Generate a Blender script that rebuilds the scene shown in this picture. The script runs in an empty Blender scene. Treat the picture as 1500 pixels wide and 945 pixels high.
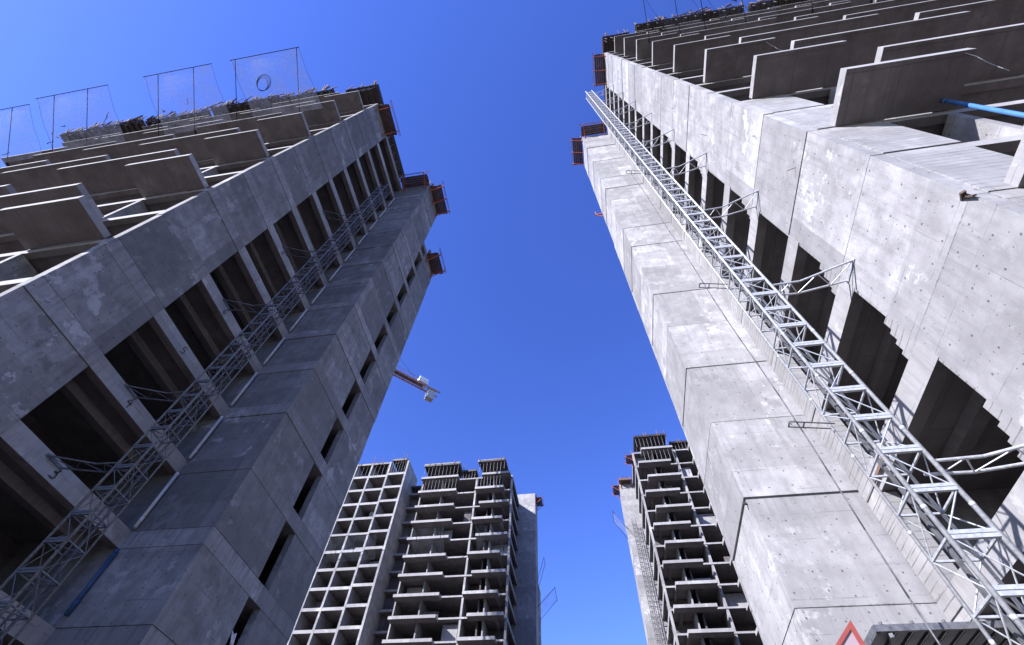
import bpy, math, random
from mathutils import Vector, Matrix
random.seed(7)
SC = bpy.context.scene
COL = SC.collection
# ------------------------------------------------------------------ camera
cam_d = bpy.data.cameras.new("camera"); cam = bpy.data.objects.new("camera", cam_d); COL.objects.link(cam)
cam_d.sensor_fit = 'HORIZONTAL'; cam_d.sensor_width = 36.0; cam_d.lens = 16.2028
cam_d.clip_start = 0.05; cam_d.clip_end = 20000
R = ((0.98754302, 0.15336261, 0.03519498), (-0.11003872, 0.83300159, -0.54221751), (-0.11247337, 0.53159031, 0.83950073))
m = Matrix.Identity(4)
for i in range(3):
    m[i][0] = R[0][i]; m[i][1] = -R[1][i]; m[i][2] = -R[2][i]
m[0][3], m[1][3], m[2][3] = 0.0, 0.0, 1.6
cam.matrix_world = m
SC.camera = cam
# ------------------------------------------------------------------ sky, sun, exposure
SUN = Vector((-1.0, -0.95, 0.80)).normalized()
w = bpy.data.worlds.new("World"); SC.world = w; w.use_nodes = True
nt = w.node_tree; nt.nodes.clear()
sky = nt.nodes.new('ShaderNodeTexSky'); sky.sky_type = 'NISHITA'; sky.sun_disc = False
sky.sun_elevation = math.asin(SUN.z); sky.sun_rotation = math.atan2(SUN.x, SUN.y)
sky.air_density = 1.0; sky.dust_density = 0.25; sky.ozone_density = 5.0; sky.altitude = 600
hs = nt.nodes.new('ShaderNodeHueSaturation'); hs.inputs['Saturation'].default_value = 1.165; hs.inputs['Hue'].default_value = 0.5245
bg = nt.nodes.new('ShaderNodeBackground'); bg.inputs['Strength'].default_value = 0.137
wo = nt.nodes.new('ShaderNodeOutputWorld')
nt.links.new(sky.outputs[0], hs.inputs['Color']); nt.links.new(hs.outputs[0], bg.inputs['Color']); nt.links.new(bg.outputs[0], wo.inputs['Surface'])
sd = bpy.data.lights.new("sun", 'SUN'); sd.energy = 5.0; sd.angle = math.radians(0.53); sd.color = (0.985, 0.975, 1.0)
sun = bpy.data.objects.new("sun", sd); COL.objects.link(sun); sun.rotation_euler = SUN.to_track_quat('Z', 'Y').to_euler()
VS = SC.view_settings
SC.display_settings.display_device = 'sRGB'
VS.view_transform = 'Standard'; VS.look = 'None'; VS.gamma = 1.0; VS.use_curve_mapping = False
VS.exposure = 1.44

# ------------------------------------------------------------------ materials
def new_mat(name):
    mt = bpy.data.materials.new(name); mt.use_nodes = True
    n = mt.node_tree; n.nodes.clear()
    o = n.nodes.new('ShaderNodeOutputMaterial'); b = n.nodes.new('ShaderNodeBsdfPrincipled')
    n.links.new(b.outputs[0], o.inputs[0])
    return mt, n, b
class NG:
    def __init__(s, n): s.n = n
    def node(s, t, **k):
        x = s.n.nodes.new(t)
        for a, v in k.items(): setattr(x, a, v)
        return x
    def val(s, x, sock):
        if isinstance(x, (int, float)): sock.default_value = x
        elif isinstance(x, tuple): sock.default_value = x
        else: s.n.links.new(x, sock)
    def math(s, op, a, b=0.0, c=None, clamp=False):
        x = s.node('ShaderNodeMath', operation=op, use_clamp=clamp)
        s.val(a, x.inputs[0]); s.val(b, x.inputs[1])
        if c is not None: s.val(c, x.inputs[2])
        return x.outputs[0]
    def ramp(s, f, a, b):
        x = s.node('ShaderNodeMapRange', clamp=True); s.val(f, x.inputs[0]); x.inputs[1].default_value = a; x.inputs[2].default_value = b
        return x.outputs[0]
    def mix(s, f, a, b):
        x = s.node('ShaderNodeMix', data_type='RGBA'); s.val(f, x.inputs[0]); s.val(a, x.inputs[6]); s.val(b, x.inputs[7]); return x.outputs[2]
    def noise(s, vec, scale, detail=4.0, rough=0.55):
        x = s.node('ShaderNodeTexNoise'); s.n.links.new(vec, x.inputs['Vector'])
        x.inputs['Scale'].default_value = scale; x.inputs['Detail'].default_value = detail; x.inputs['Roughness'].default_value = rough
        return x.outputs[0]
    def comb(s, x, y, z):
        c = s.node('ShaderNodeCombineXYZ'); s.val(x, c.inputs[0]); s.val(y, c.inputs[1]); s.val(z, c.inputs[2]); return c.outputs[0]

def concrete(name, light, dark, boards=0.0, pitch=1.2, holes=True, stain=1.0, soffit_shade=0.0, zo=1.29, zp=2.97, band=0.0, seam_k=0.42):
    mt, n, b = new_mat(name); g = NG(n)
    geo = g.node('ShaderNodeNewGeometry'); P = geo.outputs['Position']
    sp = g.node('ShaderNodeSeparateXYZ'); n.links.new(P, sp.inputs[0]); X, Y, Z = sp.outputs
    sn = g.node('ShaderNodeSeparateXYZ'); n.links.new(geo.outputs['True Normal'], sn.inputs[0])
    ax = g.math('GREATER_THAN', g.math('ABSOLUTE', sn.outputs[0]), 0.5)
    H = g.math('ADD', g.math('MULTIPLY', Y, ax), g.math('MULTIPLY', X, g.math('SUBTRACT', 1.0, ax)))
    up = g.math('GREATER_THAN', g.math('ABSOLUTE', sn.outputs[2]), 0.7)
    big = g.noise(P, 0.33, 5.0, 0.6); mid = g.noise(P, 1.7, 6.0, 0.62); fine = g.noise(P, 38.0, 3.0, 0.6)
    streak = g.noise(g.comb(g.math('MULTIPLY', H, 5.0), 3.1, g.math('MULTIPLY', Z, 0.35)), 1.0, 5.0, 0.65)
    f = g.math('ADD', g.math('MULTIPLY', g.ramp(big, 0.36, 0.64), 0.42), g.math('MULTIPLY', g.ramp(mid, 0.36, 0.62), 0.5))
    f = g.math('ADD', f, g.math('MULTIPLY', g.math('SUBTRACT', fine, 0.5), 0.55), clamp=True)
    col = g.mix(f, dark, light)
    # streaks running down, and damp dark blotches with a ragged edge
    col = g.mix(g.math('MULTIPLY', g.ramp(streak, 0.5, 0.75), 0.42 * stain), col, tuple(c * 0.62 for c in dark[:3]) + (1,))
    blot = g.math('MULTIPLY', g.ramp(g.noise(P, 0.8, 8.0, 0.68), 0.585, 0.615), g.ramp(g.noise(P, 0.21, 2.0), 0.46, 0.58))
    col = g.mix(g.math('MULTIPLY', blot, 0.5 * stain), col, tuple(c * 0.7 for c in dark[:3]) + (1,))
    # lift of each pour: whole panels a little lighter or darker
    SZ = g.math('DIVIDE', g.math('SUBTRACT', Z, zo), zp); FL_ = g.math('FLOOR', SZ); FR_ = g.math('FRACT', SZ)
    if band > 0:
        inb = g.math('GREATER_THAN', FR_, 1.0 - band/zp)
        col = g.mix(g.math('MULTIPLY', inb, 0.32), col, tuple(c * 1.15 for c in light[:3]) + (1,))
    lift = g.node('ShaderNodeTexWhiteNoise'); lift.noise_dimensions = '2D'
    wob = g.math('MULTIPLY', g.math('SUBTRACT', g.noise(P, 2.2, 4.0), 0.5), 0.09)
    n.links.new(g.comb(g.math('FLOOR', g.math('MULTIPLY', g.math('ADD', SZ, wob), 3.0)), ax, 0.0), lift.inputs['Vector'])
    col = g.mix(g.math('MULTIPLY', lift.outputs[0], 0.5 * stain), col, tuple(c * 0.85 for c in dark[:3]) + (1,))
    # grime that starts at a joint and runs a little way down, thicker where it starts
    run = g.noise(g.comb(g.math('MULTIPLY', H, 7.0), 9.2, g.math('MULTIPLY', Z, 0.5)), 1.0, 4.0, 0.7)
    rf = g.math('MULTIPLY', g.ramp(run, 0.47, 0.72), g.ramp(FR_, 0.35, 1.0))
    col = g.mix(g.math('MULTIPLY', rf, 0.5 * stain), col, tuple(c * 0.5 for c in dark[:3]) + (1,))
    # smeared cement laitance: pale patches with a torn edge
    pale = g.math('MULTIPLY', g.ramp(g.noise(P, 1.15, 8.0, 0.7), 0.56, 0.60), g.ramp(g.noise(P, 0.37, 2.0), 0.44, 0.58))
    col = g.mix(g.math('MULTIPLY', pale, 0.55 * stain), col, tuple(min(0.5, c * 1.22) for c in light[:3]) + (1,))
    cell = g.node('ShaderNodeTexWhiteNoise'); cell.noise_dimensions = '3D'
    n.links.new(g.comb(g.math('FLOOR', g.math('DIVIDE', H, 3.2)), ax, FL_), cell.inputs['Vector'])
    col = g.mix(g.math('MULTIPLY', cell.outputs[0], 0.58), col, tuple(c * 0.72 for c in dark[:3]) + (1,))
    hgt = g.math('MULTIPLY', fine, 0.25)
    # broken arrises along the pour joints
    dj = g.math('MULTIPLY', g.math('MINIMUM', FR_, g.math('SUBTRACT', 1.0, FR_)), zp)
    dj = g.math('ADD', dj, g.math('MULTIPLY', g.math('SUBTRACT', g.noise(P, 9.0, 5.0, 0.75), 0.5), 0.16))
    chip = g.math('MULTIPLY', g.math('SUBTRACT', 1.0, g.ramp(dj, 0.0, 0.022)), g.ramp(g.noise(P, 1.9, 3.0), 0.42, 0.6))
    chip = g.math('MULTIPLY', chip, g.math('SUBTRACT', 1.0, up))
    col = g.mix(g.math('MULTIPLY', chip, 0.6), col, tuple(c * 0.5 for c in dark[:3]) + (1,))
    hgt = g.math('SUBTRACT', hgt, g.math('MULTIPLY', chip, 0.7))
    # seams of the shuttering
    jit = g.math('MULTIPLY', g.math('SUBTRACT', g.noise(P, 3.0, 2.0), 0.5), 0.03)
    def seam(coord, p, wid):
        t = g.math('FRACT', g.math('DIVIDE', g.math('ADD', coord, jit), p))
        d = g.math('MINIMUM', t, g.math('SUBTRACT', 1.0, t))
        return g.math('SUBTRACT', 1.0, g.ramp(g.math('MULTIPLY', d, p), wid * 0.35, wid))
    s1 = g.math('MULTIPLY', seam(Z, 0.74, 0.022), g.ramp(g.noise(P, 1.3, 4.0), 0.45, 0.7))
    s2 = g.math('MULTIPLY', seam(H, pitch, 0.018), g.ramp(g.noise(P, 1.1, 4.0), 0.48, 0.72))
    seams = g.math('MULTIPLY', g.math('MAXIMUM', s1, s2), g.math('SUBTRACT', 1.0, up))
    if boards > 0:
        s3 = g.math('MULTIPLY', seam(Z, boards, 0.02), g.ramp(g.noise(P, 2.3, 4.0), 0.3, 0.6))
        seams = g.math('MAXIMUM', seams, s3)
        bd = g.node('ShaderNodeTexWhiteNoise'); bd.noise_dimensions = '1D'
        n.links.new(g.math('FLOOR', g.math('DIVIDE', g.math('ADD', Z, jit), boards)), bd.inputs['W'])
        col = g.mix(g.math('MULTIPLY', bd.outputs[0], 0.3), col, tuple(c * 0.7 for c in dark[:3]) + (1,))
    if soffit_shade > 0:   # soffit: panel seams of plywood in both directions, underside shade painted in with faint brown board traces
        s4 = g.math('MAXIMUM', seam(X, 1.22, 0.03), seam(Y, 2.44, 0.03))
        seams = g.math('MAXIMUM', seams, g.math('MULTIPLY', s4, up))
        col = g.mix(g.math('MULTIPLY', g.math('MULTIPLY', up, g.math('ADD', 0.5, g.math('MULTIPLY', g.ramp(g.noise(P, 0.9, 6.0, 0.65), 0.32, 0.68), 0.5))), soffit_shade), col, (0.105, 0.094, 0.094, 1))
    col = g.mix(g.math('MULTIPLY', seams, seam_k), col, tuple(c * 0.4 for c in dark[:3]) + (1,))
    hgt = g.math('SUBTRACT', hgt, g.math('MULTIPLY', seams, 0.8))
    # tie holes and air bubbles
    if holes:
        def cellc(c, p, o): return g.math('SUBTRACT', g.math('FRACT', g.math('DIVIDE', g.math('ADD', c, o), p)), 0.5)
        def hole(pu, pz, r, seed, keep):
            du = g.math('MULTIPLY', cellc(H, pu, seed), pu); dz = g.math('MULTIPLY', cellc(Z, pz, seed * 0.7), pz)
            wn = g.node('ShaderNodeTexWhiteNoise'); wn.noise_dimensions = '3D'
            n.links.new(g.comb(g.math('FLOOR', g.math('DIVIDE', g.math('ADD', H, seed), pu)), seed, g.math('FLOOR', g.math('DIVIDE', g.math('ADD', Z, seed * 0.7), pz))), wn.inputs['Vector'])
            sc = g.node('ShaderNodeSeparateColor'); n.links.new(wn.outputs['Color'], sc.inputs[0])
            du = g.math('ADD', du, g.math('MULTIPLY', g.math('SUBTRACT', sc.outputs[0], 0.5), pu * 0.4))
            dz = g.math('ADD', dz, g.math('MULTIPLY', g.math('SUBTRACT', sc.outputs[1], 0.5), pz * 0.4))
            d = g.math('SQRT', g.math('ADD', g.math('MULTIPLY', du, du), g.math('MULTIPLY', dz, dz)))
            d = g.math('ADD', d, g.math('MULTIPLY', g.math('SUBTRACT', fine, 0.5), r * 1.4))
            return g.math('MULTIPLY', g.math('LESS_THAN', d, r), g.math('LESS_THAN', sc.outputs[2], keep))
        ho = g.math('MAXIMUM', hole(0.61, 0.5, 0.025, 0.37, 0.75), hole(0.29, 0.23, 0.013, 0.11, 0.5))
        ho = g.math('MULTIPLY', ho, g.math('SUBTRACT', 1.0, up))
        col = g.mix(g.math('MULTIPLY', ho, 0.75), col, (0.05, 0.048, 0.045, 1))
        hgt = g.math('SUBTRACT', hgt, ho)
    n.links.new(col, b.inputs['Base Color'])
    b.inputs['Roughness'].default_value = 0.88; b.inputs['Specular IOR Level'].default_value = 0.25
    bp = g.node('ShaderNodeBump'); bp.inputs['Strength'].default_value = 0.5; bp.inputs['Distance'].default_value = 0.012
    n.links.new(hgt, bp.inputs['Height']); n.links.new(bp.outputs[0], b.inputs['Normal'])
    return mt

def simple(name, c1, c2, scale=6.0, rough=0.6, metal=0.0, bump=0.15, stretch=None, spec=0.5):
    mt, n, b = new_mat(name); g = NG(n)
    tc = g.node('ShaderNodeTexCoord'); v = tc.outputs['Object']
    if stretch:
        mp = g.node('ShaderNodeMapping'); n.links.new(v, mp.inputs[0]); mp.inputs['Scale'].default_value = stretch; v = mp.outputs[0]
    f = g.noise(v, scale, 5.0, 0.6)
    n.links.new(g.mix(g.ramp(f, 0.35, 0.68), c1 + (1,), c2 + (1,)), b.inputs['Base Color'])
    n.links.new(g.math('ADD', rough - 0.1, g.math('MULTIPLY', f, 0.2)), b.inputs['Roughness'])
    b.inputs['Metallic'].default_value = metal; b.inputs['Specular IOR Level'].default_value = spec
    bp = g.node('ShaderNodeBump'); bp.inputs['Strength'].default_value = bump; bp.inputs['Distance'].default_value = 0.01
    n.links.new(f, bp.inputs['Height']); n.links.new(bp.outputs[0], b.inputs['Normal'])
    return mt
def netting(name, col, cell, thick, dens):
    mt, n, b = new_mat(name); g = NG(n)
    tc = g.node('ShaderNodeTexCoord'); sp = g.node('ShaderNodeSeparateXYZ'); n.links.new(tc.outputs['UV'], sp.inputs[0])
    def ln(c): 
        t = g.math('FRACT', g.math('DIVIDE', c, cell)); return g.math('LESS_THAN', t, thick)
    a = g.math('MAXIMUM', ln(sp.outputs[0]), ln(sp.outputs[1]))
    a = g.math('MULTIPLY', a, g.ramp(g.noise(tc.outputs['UV'], 0.7, 3.0), 0.2, 0.6))
    n.links.new(g.math('MULTIPLY', a, dens), b.inputs['Alpha'])
    b.inputs['Base Color'].default_value = col + (1,); b.inputs['Roughness'].default_value = 0.8
    return mt
M = {}
M['concrete'] = concrete('cast_concrete', (0.43, 0.417, 0.428, 1), (0.20, 0.192, 0.197, 1), pitch=1.6)
M['side'] = concrete('wall_concrete', (0.425, 0.412, 0.423, 1), (0.19, 0.182, 0.187, 1), pitch=2.44)
M['board'] = concrete('board_marked_concrete', (0.36, 0.348, 0.355, 1), (0.20, 0.192, 0.195, 1), boards=0.2, pitch=4.0, holes=False, stain=0.6, seam_k=0.75)
M['concrete_shade'] = concrete('core_concrete_left_shaded', (0.33, 0.318, 0.326, 1), (0.135, 0.128, 0.13, 1), pitch=1.6, zo=1.45, zp=3.0, band=0.62, stain=1.2)  # darker copy of the core concrete, left tower shade put into the colour
M['side_shade'] = concrete('wall_concrete_left_shaded', (0.33, 0.318, 0.326, 1), (0.135, 0.128, 0.13, 1), pitch=2.44, zo=1.45, zp=3.0, band=0.62, stain=1.2)  # darker copy of the wall concrete, shade painted into its tones
M['slab'] = concrete('slab_concrete', (0.39, 0.378, 0.384, 1), (0.24, 0.23, 0.233, 1), pitch=2.44, holes=False, soffit_shade=0.95)
M['inner'] = concrete('inner_concrete', (0.17, 0.146, 0.148, 1), (0.07, 0.061, 0.062, 1), pitch=1.22, holes=False, stain=1.0, soffit_shade=0.4)  # interior copy of the concrete, darkness of the recesses put into its colour
M['plywood'] = simple('formwork_plywood', (0.11, 0.066, 0.046), (0.05, 0.032, 0.026), 3.0, 0.75, stretch=(1, 1, 6))
M['black_ply'] = simple('film_faced_plywood', (0.03, 0.025, 0.022), (0.012, 0.011, 0.012), 4.0, 0.5)
M['pole'] = simple('dull_black_pole', (0.022, 0.022, 0.026), (0.012, 0.012, 0.014), 8.0, 0.9, spec=0.03)
M['timber'] = simple('raw_timber', (0.17, 0.115, 0.085), (0.08, 0.056, 0.045), 8.0, 0.85, stretch=(1, 1, 8), spec=0.2)
M['orange'] = simple('orange_painted_steel', (0.34, 0.085, 0.05), (0.20, 0.055, 0.04), 9.0, 0.5)
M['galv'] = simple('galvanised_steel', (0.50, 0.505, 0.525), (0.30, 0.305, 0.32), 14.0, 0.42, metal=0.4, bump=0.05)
M['galv_dull'] = simple('dark_galvanised_steel', (0.14, 0.14, 0.15), (0.06, 0.06, 0.068), 14.0, 0.55, metal=0.3, bump=0.05)  # darker galvanised steel for the left and far masts, props and canopy
M['dark_steel'] = simple('dark_steel', (0.10, 0.098, 0.105), (0.045, 0.043, 0.048), 12.0, 0.6, metal=0.1)
M['rust'] = simple('rusty_bar', (0.17, 0.085, 0.05), (0.09, 0.05, 0.035), 20.0, 0.8)
M['blue'] = simple('blue_plastic', (0.06, 0.16, 0.38), (0.04, 0.12, 0.30), 5.0, 0.4, bump=0.03)
M['blue_dark'] = simple('shaded_blue_plastic', (0.02, 0.07, 0.18), (0.014, 0.045, 0.12), 5.0, 0.6, bump=0.03)  # same blue plastic, darkened in colour for its shaded corner
M['pale_pipe'] = simple('pale_plastic', (0.5, 0.5, 0.52), (0.38, 0.38, 0.4), 5.0, 0.45, bump=0.03)
M['white'] = simple('white_paint', (0.78, 0.78, 0.78), (0.62, 0.61, 0.6), 4.0, 0.5, bump=0.04)
M['sign_white'] = simple('sign_face', (0.28, 0.21, 0.24), (0.24, 0.18, 0.205), 3.0, 0.4, bump=0.02)
M['sign_red'] = simple('sign_red', (0.25, 0.05, 0.045), (0.18, 0.04, 0.036), 6.0, 0.4, bump=0.02)
M['cladding'] = simple('dark_profiled_sheet', (0.10, 0.102, 0.11), (0.06, 0.062, 0.068), 3.0, 0.5, metal=0.3)
M['cw'] = simple('counterweight_concrete', (0.42, 0.41, 0.4), (0.3, 0.3, 0.3), 2.0, 0.85)
M['paint'] = simple('black_marker_paint', (0.01, 0.01, 0.012), (0.02, 0.02, 0.022), 9.0, 0.6)
M['rubber'] = simple('black_hose', (0.03, 0.04, 0.06), (0.02, 0.025, 0.04), 9.0, 0.5)
M['net'] = netting('safety_netting', (0.5, 0.5, 0.6), 0.10, 0.24, 0.7)
M['thin_net'] = netting('far_netting', (0.3, 0.34, 0.42), 0.10, 0.2, 0.16)
M['crane_paint'] = simple('faded_crane_paint', (0.42, 0.20, 0.16), (0.30, 0.15, 0.13), 3.0, 0.6)
M['dirt'] = simple('site_dirt', (0.13, 0.105, 0.085), (0.07, 0.06, 0.05), 0.4, 0.95)

# ------------------------------------------------------------------ geometry helpers
class MB:
    def __init__(s): s.v = []; s.f = []
    def hexa(s, p):
        o = len(s.v); s.v += [tuple(q) for q in p]
        s.f += [(o, o+3, o+2, o+1), (o+4, o+5, o+6, o+7), (o, o+1, o+5, o+4), (o+1, o+2, o+6, o+5), (o+2, o+3, o+7, o+6), (o+3, o, o+4, o+7)]
    def box(s, x0, x1, y0, y1, z0, z1, flare=0.0):
        x0, x1 = min(x0, x1), max(x0, x1); y0, y1 = min(y0, y1), max(y0, y1); e = flare
        s.hexa([(x0-e, y0-e, z0), (x1+e, y0-e, z0), (x1+e, y1+e, z0), (x0-e, y1+e, z0), (x0, y0, z1), (x1, y0, z1), (x1, y1, z1), (x0, y1, z1)])
    def tube(s, p, q, r, n=8, r2=None):
        p, q = Vector(p), Vector(q); d = (q - p)
        if d.length < 1e-6: return
        d.normalize(); a = d.orthogonal().normalized(); b = d.cross(a); o = len(s.v); r2 = r if r2 is None else r2
        for c, rr in ((p, r), (q, r2)):
            for i in range(n):
                t = 2*math.pi*i/n; s.v.append(tuple(c + (a*math.cos(t) + b*math.sin(t))*rr))
        for i in range(n):
            j = (i+1) % n; s.f.append((o+i, o+j, o+n+j, o+n+i))
        s.f.append(tuple(o+i for i in reversed(range(n)))); s.f.append(tuple(o+n+i for i in range(n)))
    def bar(s, p, q, w, h, upv=(0, 0, 1)):
        p, q = Vector(p), Vector(q); d = (q-p).normalized(); u = Vector(upv)
        if abs(d.dot(u)) > 0.95: u = Vector((0, 1, 0))
        a = d.cross(u).normalized()*(w/2); b = a.cross(d).normalized()*(h/2)
        s.hexa([p-a-b, p+a-b, q+a-b, q-a-b, p-a+b, p+a+b, q+a+b, q-a+b])
    def build(s, name, mat, parent=None, smooth=False):
        me = bpy.data.meshes.new(name); me.from_pydata(s.v, [], s.f); me.update()
        if smooth:
            for p in me.polygons: p.use_smooth = len(p.vertices) == 4
        me.materials.append(M[mat]); o = bpy.data.objects.new(name, me); COL.objects.link(o)
        import bmesh
        b = bmesh.new(); b.from_mesh(me); bmesh.ops.recalc_face_normals(b, faces=b.faces); b.to_mesh(me); b.free()
        if parent is not None:
            o.parent = parent; o.matrix_parent_inverse = Matrix.Translation(-parent_loc(parent))
        return o
def parent_loc(p):
    l = Vector(p.location)
    while p.parent is not None:
        l = l + p.matrix_parent_inverse.translation if False else l
        p = p.parent
        l = l + Vector(p.location) if False else l
    return l
def thing(name, label, cat, loc=(0, 0, 0), group=None):
    o = bpy.data.objects.new(name, None); COL.objects.link(o); o.location = loc; o.empty_display_size = 0.2
    return tag(o, label, cat, group)
def tag(o, label, cat, group=None):
    o['label'] = label; o['category'] = cat
    if group: o['group'] = group
    return o
def sub(mb, name, mat, part, smooth=False):      # a sub-part: world-space mesh under a part that carries no transform of its own
    o = mb.build(name, mat, None, smooth); o.parent = part; o.matrix_parent_inverse = part_world_inv(part); return o
def part_world_inv(part):
    return Matrix.Identity(4)                     # parts sit at the world origin once their own parent inverse is applied
def copy_tree(o, parent=None):
    c = o.copy(); COL.objects.link(c)
    if parent is not None: c.parent = parent
    for ch in list(o.children): copy_tree(ch, c)
    return c

# ------------------------------------------------------------------ ground
g = MB(); g.v = [(-3000, -3000, 0), (3000, -3000, 0), (3000, 3000, 0), (-3000, 3000, 0)]; g.f = [(0, 1, 2, 3)]
gr = g.build('ground', 'dirt'); gr['kind'] = 'structure'

# ------------------------------------------------------------------ towers
def rng(seed): return random.Random(seed)
class Tower:
    """u runs from the side facade into the building, y away from the camera"""
    def __init__(s, name, label, xw, sg, y0, y1, zo, pitch, nf, L, depth, seed, double=False):
        s.xw, s.sg, s.y0, s.y1, s.zo, s.pitch, s.nf, s.L, s.D = xw, sg, y0, y1, zo, pitch, nf, L, depth
        s.r = rng(seed); s.double = double
        s.root = thing(name, label, 'tower block', (xw, y0, 0))
        s.top = s.F(nf)
    def F(s, k): return s.zo + s.pitch*k
    def X(s, u): return s.xw + s.sg*u
    def box(s, mb, u0, u1, y0, y1, z0, z1, flare=0.0): mb.box(s.X(u0), s.X(u1), y0, y1, z0, z1, flare)
    def floors(s, k0=0): return range(k0, s.nf+1)
    def build_common(s, edge=0.34, iw=None, recess=None, core_u=3.0, core_d=3.2, open0=3.2, open1=None, band=0.65, wall_t=0.3, wins=False, core_top=None, wing_top=0.0):
        r = s.r; y0, y1 = s.y0, s.y1; zs = [0.0] + [s.F(k) for k in range(-2, s.nf+1) if s.F(k) > 1.0]
        s.zs = zs
        # side wall of the wing: one pour per storey with open joints between them
        mb = MB()
        s.box(mb, 0.03, wall_t-0.004, y0+0.03, y0+open0-0.01, 0, s.top-0.02)
        for a, b in zip(zs[:-1], zs[1:]):
            d = r.uniform(-0.02, 0.015); 
            if s.double:
                s.box(mb, d, wall_t, y0+r.uniform(-.012, .012), y0+open0, a+0.008, b-band-0.008, 0.012)
                s.box(mb, -0.03+r.uniform(-.008, .008), wall_t, y0-0.012, y0+open0, b-band, b-0.004, 0.0)
            else:
                s.box(mb, d, wall_t, y0+r.uniform(-.012, .012), y0+open0, a+r.uniform(.003, .008), b-r.uniform(.003, .006), r.uniform(.002, .014))
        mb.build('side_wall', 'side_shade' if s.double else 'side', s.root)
        # core: storey pours flaring slightly towards their foot
        mb = MB(); yc = y1 + core_d
        ct = core_top or s.top
        s.box(mb, -core_u+0.03, 5.5, y1+0.03, yc-0.03, 0, ct-0.05)
        for a, b in zip(zs[:-1], zs[1:]):
            if b > ct + 0.1: b = ct
            if a >= ct-0.2: continue
            d = r.uniform(-0.018, 0.018)
            if s.double:
                s.box(mb, -core_u+d, 5.6, y1+d, yc, a+0.008, b-band-0.008, 0.02)
                s.box(mb, -core_u-0.025, 5.6, y1-0.03, yc+0.004, b-band+0.004, b-0.008, 0.0)
            else:
                s.box(mb, -core_u+d, 5.6, y1+d, yc, a+r.uniform(.003, .006), b-r.uniform(.002, .005), r.choice((.006, .016, .03)))
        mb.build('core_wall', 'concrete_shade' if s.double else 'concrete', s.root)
        s.core_u, s.yc = core_u, yc
        # slab of each floor with the edge beam that shows in the openings
        oy = open1 or y1 + 0.02
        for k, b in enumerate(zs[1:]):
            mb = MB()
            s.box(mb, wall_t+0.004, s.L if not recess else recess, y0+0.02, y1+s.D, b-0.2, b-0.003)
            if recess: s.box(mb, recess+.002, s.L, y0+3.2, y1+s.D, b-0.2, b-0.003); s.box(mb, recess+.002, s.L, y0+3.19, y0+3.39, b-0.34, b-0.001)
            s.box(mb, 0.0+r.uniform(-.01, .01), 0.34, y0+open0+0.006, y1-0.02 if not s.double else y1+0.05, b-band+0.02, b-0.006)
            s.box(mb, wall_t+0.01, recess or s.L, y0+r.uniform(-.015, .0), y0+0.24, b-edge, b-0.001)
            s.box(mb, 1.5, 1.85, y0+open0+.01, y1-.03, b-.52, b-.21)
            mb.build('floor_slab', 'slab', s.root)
        # inside walls that close the openings off
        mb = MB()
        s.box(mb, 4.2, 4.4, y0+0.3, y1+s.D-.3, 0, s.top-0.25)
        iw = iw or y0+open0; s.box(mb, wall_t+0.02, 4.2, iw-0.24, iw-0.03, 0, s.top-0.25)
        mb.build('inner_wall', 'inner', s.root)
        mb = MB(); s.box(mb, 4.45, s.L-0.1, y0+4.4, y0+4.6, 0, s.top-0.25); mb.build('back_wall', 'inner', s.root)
    def partition(s, us, t=0.24, mat='side', y_in=3.4, tops=None, name='cross_wall'):
        for i, u in enumerate(us):
            mb = MB(); tp = (tops or {}).get(i, s.top)
            for a, b in zip(s.zs[:-1], s.zs[1:]):
                if b > tp + 0.1: break
                d = s.r.uniform(-.015, .01)
                s.box(mb, u, u+t, s.y0-0.006+d, s.y0+y_in, a+0.0, b-0.345)
            mb.build(name, mat, s.root)
    def balcony(s, u0, u1, z, depth=1.5, th=0.3, lip=True):
        mb = MB(); r = s.r; j = r.uniform(-.02, .02)
        s.box(mb, u0, u1, s.y0-depth+j, s.y0-0.03, z+0.0, z+th)
        s.box(mb, u0+0.06, u1-0.06, s.y0-depth+j+0.07, s.y0-depth+j+0.11, z-0.012, z+0.05)     # drip groove bead
        return mb.build('balcony', 'slab', s.root)

def far_side(t):
    pass

# nearer left tower --------------------------------------------------
TL = Tower('concrete_tower', 'shaded unfinished concrete tower block filling the left, with black floor numbers beside its openings', -15.3, -1, 4.02, 12.3, 10.45, 3.0, 13, 36.0, 8.0, 11, double=True)
TL.build_common(core_u=3.04, core_d=3.2, open0=2.95, band=0.62)
# second half of the core side: window strip and a lower end panel
def side_strip(t, top, w0, w1, yend, cu, depth=2.6):
    mb = MB(); yb = t.yc
    for a, b in zip(t.zs[:-1], t.zs[1:]):
        if a > top - .5: break
        b2 = min(b, top)
        d = t.r.uniform(-.012, .012)
        t.box(mb, -cu+d, -cu+.28, yb+w1, yend, a+0.008, b2-0.62-0.008, 0.01)
        t.box(mb, -cu+.285, 5.5, yend-.28, yend-.005, a+0.008, b2-0.62-0.008)
        t.box(mb, -cu-0.02, 5.5, yb+0.01, yend+0.01, b2-0.62, b2-0.006)
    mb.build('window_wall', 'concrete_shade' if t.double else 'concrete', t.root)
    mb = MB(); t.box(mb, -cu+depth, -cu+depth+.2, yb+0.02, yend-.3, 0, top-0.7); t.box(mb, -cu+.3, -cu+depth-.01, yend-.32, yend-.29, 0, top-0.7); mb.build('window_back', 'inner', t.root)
side_strip(TL, TL.F(10)+1.5, 0.0, 0.95, 18.95, 3.04)
TL.partition([3.5, 10.2, 17.0, 24.0, 30.5])
for k in range(-2, 14):
    z = TL.F(k)
    if z < 4: continue
    for a, b in ([(0.5, 3.7), (10.0, 17.0), (24.2, 30.4)] if k % 2 == 0 else [(3.4, 10.2), (17.0, 24.2)]):
        TL.balcony(a, b, z)

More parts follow.
